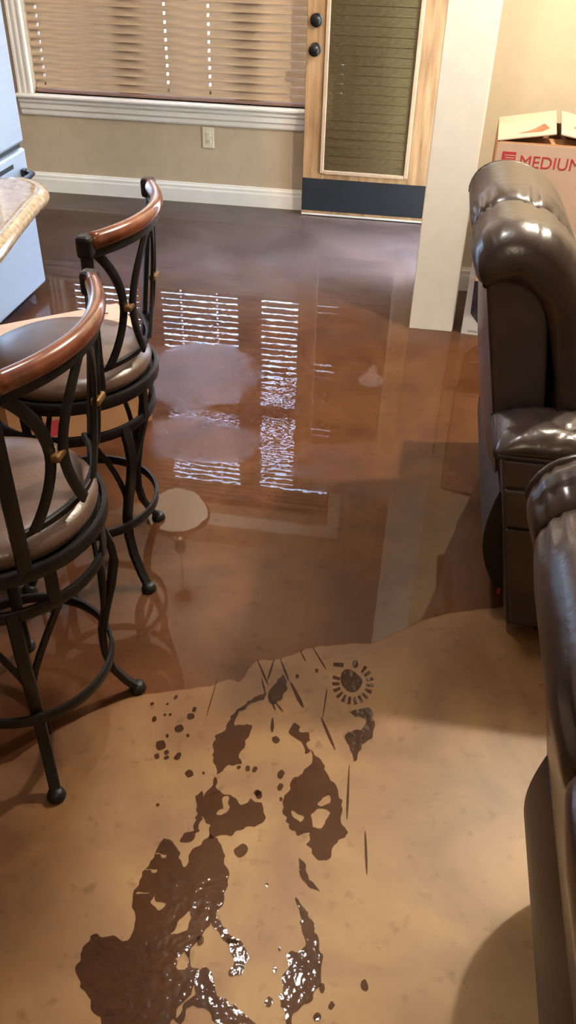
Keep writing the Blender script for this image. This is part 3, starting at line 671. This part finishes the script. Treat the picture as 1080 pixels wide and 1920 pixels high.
MARKS=[
 ('curved dark wet smear trailing down from the puddle edge',[[(-0.234,1.298),(-0.256,1.286),(-0.282,1.247),(-0.302,1.218),(-0.305,1.177),(-0.323,1.153),(-0.322,1.119),(-0.311,1.083),(-0.299,1.052),(-0.287,1.065),(-0.278,1.082),(-0.252,1.085),(-0.263,1.114),(-0.256,1.131),(-0.255,1.150),(-0.245,1.196),(-0.262,1.202),(-0.282,1.187),(-0.294,1.195),(-0.285,1.229),(-0.264,1.258),(-0.234,1.277)]]),
 ('narrow wet smear between the drag streaks below the puddle edge',[[(-0.201,1.363),(-0.186,1.334),(-0.190,1.298),(-0.199,1.277),(-0.211,1.266),(-0.225,1.283),(-0.226,1.317),(-0.212,1.345)]]),
 ('wet smear ending in a drip below the round tread print',[[(-0.033,1.276),(0.011,1.300),(0.029,1.279),(0.036,1.247),(0.031,1.214),(0.014,1.192),(0.003,1.170),(0.003,1.140),(-0.006,1.135),(-0.012,1.168),(-0.027,1.188),(-0.036,1.198),(-0.026,1.218),(0.003,1.231),(0.013,1.263),(-0.009,1.265)]]),
 ('blotchy wet patch in the middle of the footprint trail',[[(-0.151,1.223),(-0.135,1.214),(-0.134,1.198),(-0.119,1.203),(-0.108,1.177),(-0.118,1.167),(-0.102,1.151),(-0.113,1.142),(-0.130,1.169),(-0.145,1.178),(-0.164,1.201)]]),
 ('large ragged wet shoe print right of the trail with dry islands',[[(-0.100,1.159),(-0.083,1.132),(-0.066,1.120),(-0.059,1.092),(-0.035,1.068),(-0.021,1.036),(-0.017,0.990),(0.005,0.965),(-0.015,0.949),(-0.026,0.919),(-0.032,0.897),(-0.048,0.894),(-0.077,0.916),(-0.076,0.948),(-0.089,0.949),(-0.100,0.940),(-0.129,0.970),(-0.140,1.001),(-0.139,1.036),(-0.127,1.073),(-0.110,1.090),(-0.100,1.121)],
   [(-0.069,1.024),(-0.050,1.045),(-0.044,1.031),(-0.059,1.017)],
   [(-0.078,0.996),(-0.065,1.010),(-0.042,1.006),(-0.045,0.979),(-0.058,0.965),(-0.075,0.961)],
   [(-0.116,0.999),(-0.095,0.983),(-0.100,0.972),(-0.120,0.988)]]),
 ('wet shoe print with a pale hook shaped gap left of centre',[[(-0.301,1.045),(-0.285,1.012),(-0.268,1.009),(-0.247,1.007),(-0.234,0.990),(-0.208,1.006),(-0.184,0.995),(-0.173,0.965),(-0.189,0.946),(-0.226,0.928),(-0.246,0.912),(-0.273,0.902),(-0.285,0.928),(-0.304,0.947),(-0.300,0.910),(-0.309,0.902),(-0.318,0.952),(-0.328,1.000),(-0.322,1.004),(-0.309,0.991)],
   [(-0.275,0.997),(-0.264,1.002),(-0.254,0.987),(-0.257,0.971),(-0.266,0.956),(-0.273,0.959),(-0.266,0.975)]]),
 ('small wet oval beside the striped heel print',[[(-0.337,0.890),(-0.327,0.903),(-0.309,0.911),(-0.304,0.896),(-0.321,0.882),(-0.333,0.882)]]),
 ('big wet shoe print with a striped tread edge at lower left',[[(-0.369,0.888),(-0.358,0.889),(-0.327,0.867),(-0.323,0.842),(-0.314,0.831),(-0.304,0.868),(-0.276,0.912),(-0.256,0.898),(-0.240,0.872),(-0.223,0.835),(-0.218,0.790),(-0.224,0.752),(-0.200,0.726),(-0.176,0.705),(-0.185,0.692),(-0.210,0.718),(-0.233,0.735),(-0.241,0.719),(-0.249,0.705),(-0.255,0.681),(-0.248,0.654),(-0.229,0.652),(-0.235,0.629),(-0.236,0.608),(-0.252,0.584),(-0.259,0.547),(-0.375,0.527),(-0.401,0.558),(-0.438,0.588),(-0.451,0.608),(-0.454,0.646),(-0.441,0.677),(-0.373,0.675),(-0.368,0.696),(-0.379,0.724),(-0.389,0.741),(-0.391,0.772),(-0.387,0.806),(-0.380,0.840)],
   [(-0.356,0.756),(-0.353,0.773),(-0.343,0.755),(-0.332,0.760),(-0.323,0.751),(-0.332,0.740),(-0.346,0.741)],
   [(-0.302,0.703),(-0.291,0.725),(-0.278,0.748),(-0.271,0.742),(-0.277,0.718),(-0.293,0.700)],
   [(-0.372,0.857),(-0.348,0.850),(-0.349,0.845),(-0.373,0.850)],
   [(-0.384,0.821),(-0.357,0.818),(-0.358,0.812),(-0.383,0.814)],
   [(-0.386,0.772),(-0.363,0.772),(-0.363,0.767),(-0.385,0.766)],
   [(-0.281,0.662),(-0.269,0.676),(-0.250,0.662),(-0.258,0.641),(-0.272,0.644)]]),
 ('wet streaked patch at the bottom centre with bright glints',[[(-0.233,0.640),(-0.220,0.659),(-0.205,0.634),(-0.185,0.611),(-0.155,0.600),(-0.110,0.573),(-0.179,0.561),(-0.195,0.581),(-0.226,0.591),(-0.240,0.579),(-0.243,0.550),(-0.254,0.558),(-0.245,0.588),(-0.230,0.609)]]),
 ('leaf shaped wet mark right of the bottom footprints',[[(-0.085,0.812),(-0.067,0.798),(-0.045,0.771),(-0.033,0.744),(-0.018,0.711),(-0.014,0.673),(-0.022,0.645),(-0.041,0.621),(-0.053,0.606),(-0.052,0.584),(-0.062,0.582),(-0.072,0.605),(-0.084,0.629),(-0.083,0.656),(-0.078,0.684),(-0.084,0.702),(-0.066,0.712),(-0.050,0.728),(-0.065,0.762)]]),
 ('shiny wet blotch between the two bottom footprints',[[(-0.198,0.714),(-0.168,0.711),(-0.153,0.688),(-0.158,0.647),(-0.179,0.649),(-0.177,0.677)]]),
 ('faint wet smudge above the leaf shaped mark',[[(-0.091,0.892),(-0.073,0.878),(-0.067,0.856),(-0.046,0.840),(-0.042,0.825),(-0.058,0.838),(-0.075,0.851),(-0.086,0.872)]]),
]
TREAD_CORE=[(-0.060,1.403),(-0.041,1.413),(-0.022,1.400),(-0.004,1.381),(-0.010,1.353),(-0.026,1.335),(-0.047,1.344),(-0.061,1.369)]
TREADS=[[(-0.014,1.408),(-0.006,1.430),(0.002,1.426),(-0.009,1.403)],
 [(-0.006,1.399),(0.008,1.416),(0.014,1.408),(-0.001,1.392)],
 [(0.001,1.387),(0.017,1.397),(0.021,1.386),(0.003,1.378)],
 [(0.003,1.372),(0.021,1.374),(0.022,1.363),(0.003,1.363)],
 [(0.003,1.357),(0.020,1.352),(0.018,1.340),(0.001,1.349)],
 [(-0.001,1.344),(0.013,1.331),(0.009,1.321),(-0.005,1.337)],
 [(-0.008,1.333),(0.002,1.314),(-0.004,1.307),(-0.014,1.328)],
 [(-0.018,1.326),(-0.012,1.304),(-0.020,1.299),(-0.024,1.323)],
 [(-0.028,1.323),(-0.028,1.300),(-0.037,1.299),(-0.035,1.324)],
 [(-0.039,1.325),(-0.044,1.303),(-0.052,1.306),(-0.045,1.328)],
 [(-0.048,1.332),(-0.059,1.313),(-0.066,1.319),(-0.053,1.337)],
 [(-0.056,1.342),(-0.070,1.329),(-0.076,1.338),(-0.059,1.350)],
 [(-0.060,1.355),(-0.077,1.350),(-0.080,1.361),(-0.062,1.364)],
 [(-0.062,1.370),(-0.080,1.372),(-0.080,1.384),(-0.061,1.379)],
 [(-0.084,1.426),(-0.058,1.429),(-0.058,1.415),(-0.083,1.413)],
 [(-0.036,1.440),(-0.026,1.445),(-0.021,1.429),(-0.028,1.416),(-0.036,1.424)]]
STREAKS=[[(-0.276,1.399),(-0.263,1.373),(-0.245,1.339),(-0.229,1.317),(-0.240,1.343),(-0.259,1.376),(-0.274,1.401)],
 [(-0.234,1.410),(-0.237,1.387),(-0.239,1.356),(-0.237,1.333),(-0.233,1.355),(-0.232,1.386),(-0.232,1.410)],
 [(-0.219,1.412),(-0.209,1.389),(-0.195,1.359),(-0.182,1.339),(-0.190,1.363),(-0.205,1.392),(-0.217,1.414)],
 [(-0.182,1.340),(-0.169,1.315),(-0.152,1.283),(-0.134,1.264),(-0.143,1.290),(-0.163,1.321),(-0.179,1.344)],
 [(-0.144,1.468),(-0.129,1.443),(-0.110,1.412),(-0.094,1.392),(-0.107,1.416),(-0.127,1.446),(-0.142,1.469)],
 [(-0.173,1.449),(-0.168,1.438),(-0.159,1.423),(-0.152,1.414),(-0.156,1.426),(-0.165,1.440),(-0.172,1.451)],
 [(-0.090,1.341),(-0.091,1.310),(-0.090,1.270),(-0.088,1.241),(-0.087,1.270),(-0.087,1.310),(-0.089,1.341)],
 [(-0.094,1.249),(-0.081,1.219),(-0.062,1.182),(-0.045,1.157),(-0.056,1.186),(-0.075,1.223),(-0.091,1.251)],
 [(-0.211,1.278),(-0.203,1.267),(-0.191,1.254),(-0.181,1.247),(-0.188,1.258),(-0.200,1.270),(-0.210,1.279)],
 [(-0.360,1.320),(-0.360,1.281),(-0.360,1.231),(-0.358,1.195),(-0.357,1.231),(-0.358,1.281),(-0.359,1.319)],
 [(-0.014,1.130),(-0.012,1.083),(-0.009,1.025),(-0.003,0.983),(-0.003,1.026),(-0.008,1.084),(-0.012,1.130)],
 [(0.035,0.974),(0.038,0.942),(0.043,0.902),(0.049,0.873),(0.048,0.903),(0.043,0.943),(0.038,0.974)],
 [(-0.206,1.227),(-0.206,1.213),(-0.204,1.195),(-0.198,1.182),(-0.195,1.196),(-0.199,1.214),(-0.203,1.228)],
 [(-0.254,1.343),(-0.249,1.326),(-0.241,1.305),(-0.233,1.290),(-0.236,1.307),(-0.245,1.328),(-0.252,1.344)],
 [(-0.224,1.291),(-0.218,1.276),(-0.209,1.257),(-0.200,1.245),(-0.204,1.260),(-0.214,1.279),(-0.222,1.292)]]
DROPS=[(-0.444,1.246,0.0051),(-0.494,1.216,0.0041),(-0.458,1.222,0.0032),(-0.455,1.190,0.0030),(-0.443,1.193,0.0032),(-0.476,1.173,0.0061),(-0.391,1.218,0.0061),(-0.394,1.197,0.0081),(-0.412,1.157,0.0092),(-0.387,1.142,0.0040),(-0.433,1.133,0.0041),(-0.440,1.105,0.0112),(-0.440,1.075,0.0061),(-0.422,1.089,0.0051),(-0.418,1.075,0.0051),(-0.394,1.083,0.0081),(-0.357,1.044,0.0081),(-0.327,1.051,0.0030),(-0.403,0.957,0.0032),(-0.234,1.080,0.0061),(-0.218,1.080,0.0061),(-0.254,1.079,0.0040),(-0.159,1.078,0.0081),(-0.155,1.047,0.0071),(-0.148,1.017,0.0041),(-0.186,1.167,0.0081),(-0.122,1.391,0.0051),(-0.167,1.364,0.0051),(-0.207,0.887,0.0122),(-0.197,1.020,0.0082),(0.062,0.673,0.0071),(-0.101,0.617,0.0071),(0.008,0.630,0.0051),(-0.100,0.672,0.0041),(-0.245,0.699,0.0071),(-0.143,0.825,0.0030),(-0.201,1.023,0.0063),(-0.098,0.709,0.0030),(-0.012,0.656,0.0063),(-0.014,0.608,0.0061)]
def chaikin_open(lp, it=2):
    for _ in range(it):
        out = [lp[0]]
        for i in range(len(lp) - 1):
            (x0, y0), (x1, y1) = lp[i], lp[i + 1]
            out += [(x0 * .75 + x1 * .25, y0 * .75 + y1 * .25), (x0 * .25 + x1 * .75, y0 * .25 + y1 * .75)]
        out.append(lp[-1]); lp = out
    return lp
edge = [(XL + .02, .75), (-1.3, .80)] + WET_EDGE + [(.7, 1.95), (1.6, 2.3), (XR - .05, 2.6)]
edge = chaikin_open(edge, 2)
edge = [(x + random.uniform(-.002, .002), y + random.uniform(-.003, .003)) for x, y in edge]
tag(film('water_puddle', [edge + [(XR - .05, BY - .018), (NX, BY - .018), (NX, WY - .018), (XL + .02, WY - .018)]], 'flood_water'), 'still sheet of flood water mirroring the window and post', 'puddle')
for i, (lab, loops) in enumerate(MARKS):
    tag(film('wet_footprint', [smooth_loop(ragged(l, .008, .0048, i), 1) for l in loops], 'wet_print', .0010), lab, 'wet print')
tp = thing('wet_tread_print', 'round wet boot print with radiating tread bars just below the puddle edge', 'wet print', (0, 0, 0))
o = film('print_centre', [smooth_loop(TREAD_CORE, 1)], 'wet_print', .0010); o.parent = tp
for l in TREADS:
    o = film('tread_bar', [l], 'wet_print', .0010); o.parent = tp
for l in STREAKS:
    tag(film('water_streak', [smooth_loop(l, 1)], 'wet_print', .0011), 'thin wet drag streak running down between the footprints', 'water streak', 'wet drag streaks below the puddle edge')
for i, (x, y, r) in enumerate(DROPS):
    rn = random.Random(i); n = 14; a0 = rn.uniform(0, 6)
    lp = [(x + r * (1 + .22 * math.sin(2 * 2 * math.pi * k / n + a0) + rn.uniform(-.12, .12)) * math.cos(2 * math.pi * k / n), y + 1.35 * r * (1 + rn.uniform(-.15, .15)) * math.sin(2 * math.pi * k / n)) for k in range(n)]
    lab, grp = (('small dark water drop in the splash left of the curved wet smear', 'water drops left of the footprints') if i < 19 else
                ('small dark water drop between the shoe prints of the wet trail', 'water drops between the shoe prints') if i < 30 else
                ('small dark water drop near the wet prints at the bottom edge', 'water drops near the bottom edge'))
    tag(film('water_drop', [smooth_loop(lp, 1)], 'wet_print', .0009), lab, 'water drop', grp)

# ================================================================== lamps
def lamp_light(name, loc, power, color, radius, parent):
    d = bpy.data.lights.new(name, 'POINT'); d.energy = power; d.color = color; d.shadow_soft_size = radius
    o = bpy.data.objects.new(name, d); COL.objects.link(o); o.location = loc; o.parent = parent
    return o
def flush_light(label, loc, mname, L, r=.14):
    t = thing('ceiling_light', label, 'lamp', (loc[0], loc[1], ZC))
    MB().lathe([(.001, 0), (r + .01, 0), (r + .012, -.018), (r, -.024), (.001, -.024)], n=36).build('canopy', 'bronze', t)
    MB().lathe([(r, -.024), (r * .98, -.045), (r * .8, -.075), (r * .45, -.095), (.001, -.10)], n=36).build('glass_dome', mname, t, smooth=True)
    lamp_light('bulb', (0, 0, -.16), L['power'], L['color'], .05, t)
    return t
flush_light('ceiling light over the recliners by the entry wall, out of view', (.95, 2.76), 'diffuser_warm', LIVING_LAMP)
flush_light('ceiling light over the aisle between the stools and recliners, out of view', (-.38, 1.85), 'diffuser', AISLE_LAMP)
flush_light('ceiling light behind the viewer, out of view', (.3, -1.0), 'diffuser_warm', REAR_LAMP)
# pendant that is seen mirrored in the water
pl = thing('pendant_lamp', 'pale glass bowl pendant lamp seen mirrored in the water', 'lamp', (-1.43, 4.4, 0))
BWL = [(.001, 1.780), (.06, 1.786), (.12, 1.812), (.17, 1.858), (.20, 1.915), (.21, 1.95), (.203, 1.95), (.19, 1.915), (.16, 1.868), (.11, 1.826), (.05, 1.802), (.001, 1.798)]
MB().lathe(BWL, n=48).build('glass_bowl', 'lamp_glass', pl, smooth=True)
MB().lathe([(.209, 1.944), (.222, 1.944), (.226, 1.956), (.222, 1.972), (.209, 1.972), (.204, 1.958)], n=48).build('rim', 'bronze', pl, smooth=True)
for k in range(3):
    a = 2 * math.pi * k / 3 + .4
    MB().tube([(.214 * math.cos(a), .214 * math.sin(a), 1.96), (.10 * math.cos(a), .10 * math.sin(a), 2.10), (.02 * math.cos(a), .02 * math.sin(a), 2.2)], .006, n=8).build('arm', 'bronze', pl, smooth=True)
MB().lathe([(.001, 2.16), (.02, 2.165), (.035, 2.19), (.03, 2.22), (.045, 2.25), (.03, 2.29), (.012, 2.31), (.001, 2.32)], n=24).build('hub', 'bronze', pl, smooth=True)
for k in range(14):
    z = 2.315 + k * .027; lk = [(.008 * math.cos(a) if k % 2 else 0, 0 if k % 2 else .008 * math.cos(a), z + .016 * math.sin(a)) for a in [2 * math.pi * j / 10 for j in range(10)]]
    MB().tube(lk, .0022, n=6, closed=True).build('chain_link', 'bronze', pl)
lamp_light('bulb', (0, 0, 1.99), PENDANT_LAMP['power'], PENDANT_LAMP['color'], .05, pl)
MB().lathe([(.001, ZC), (.06, ZC), (.055, ZC - .02), (.02, ZC - .045), (.001, ZC - .05)], n=28).build('ceiling_rose', 'bronze', pl, smooth=True)

# ------------------------------------------------------------------ put every thing's origin at its base
def settle():
    bpy.context.view_layer.update()
    for e in [o for o in COL.objects if o.type == 'EMPTY' and o.parent is None and abs(o.rotation_euler.z) < 1e-9]:
        pts = [c.matrix_world @ Vector(b) for c in e.children_recursive if c.type == 'MESH' for b in c.bound_box]
        if not pts: continue
        lo = [min(p[i] for p in pts) for i in range(3)]; hi = [max(p[i] for p in pts) for i in range(3)]
        d = Vector(((lo[0] + hi[0]) / 2, (lo[1] + hi[1]) / 2, lo[2])) - e.location
        e.location = e.location + d
        for c in e.children: c.location = c.location - d
settle()
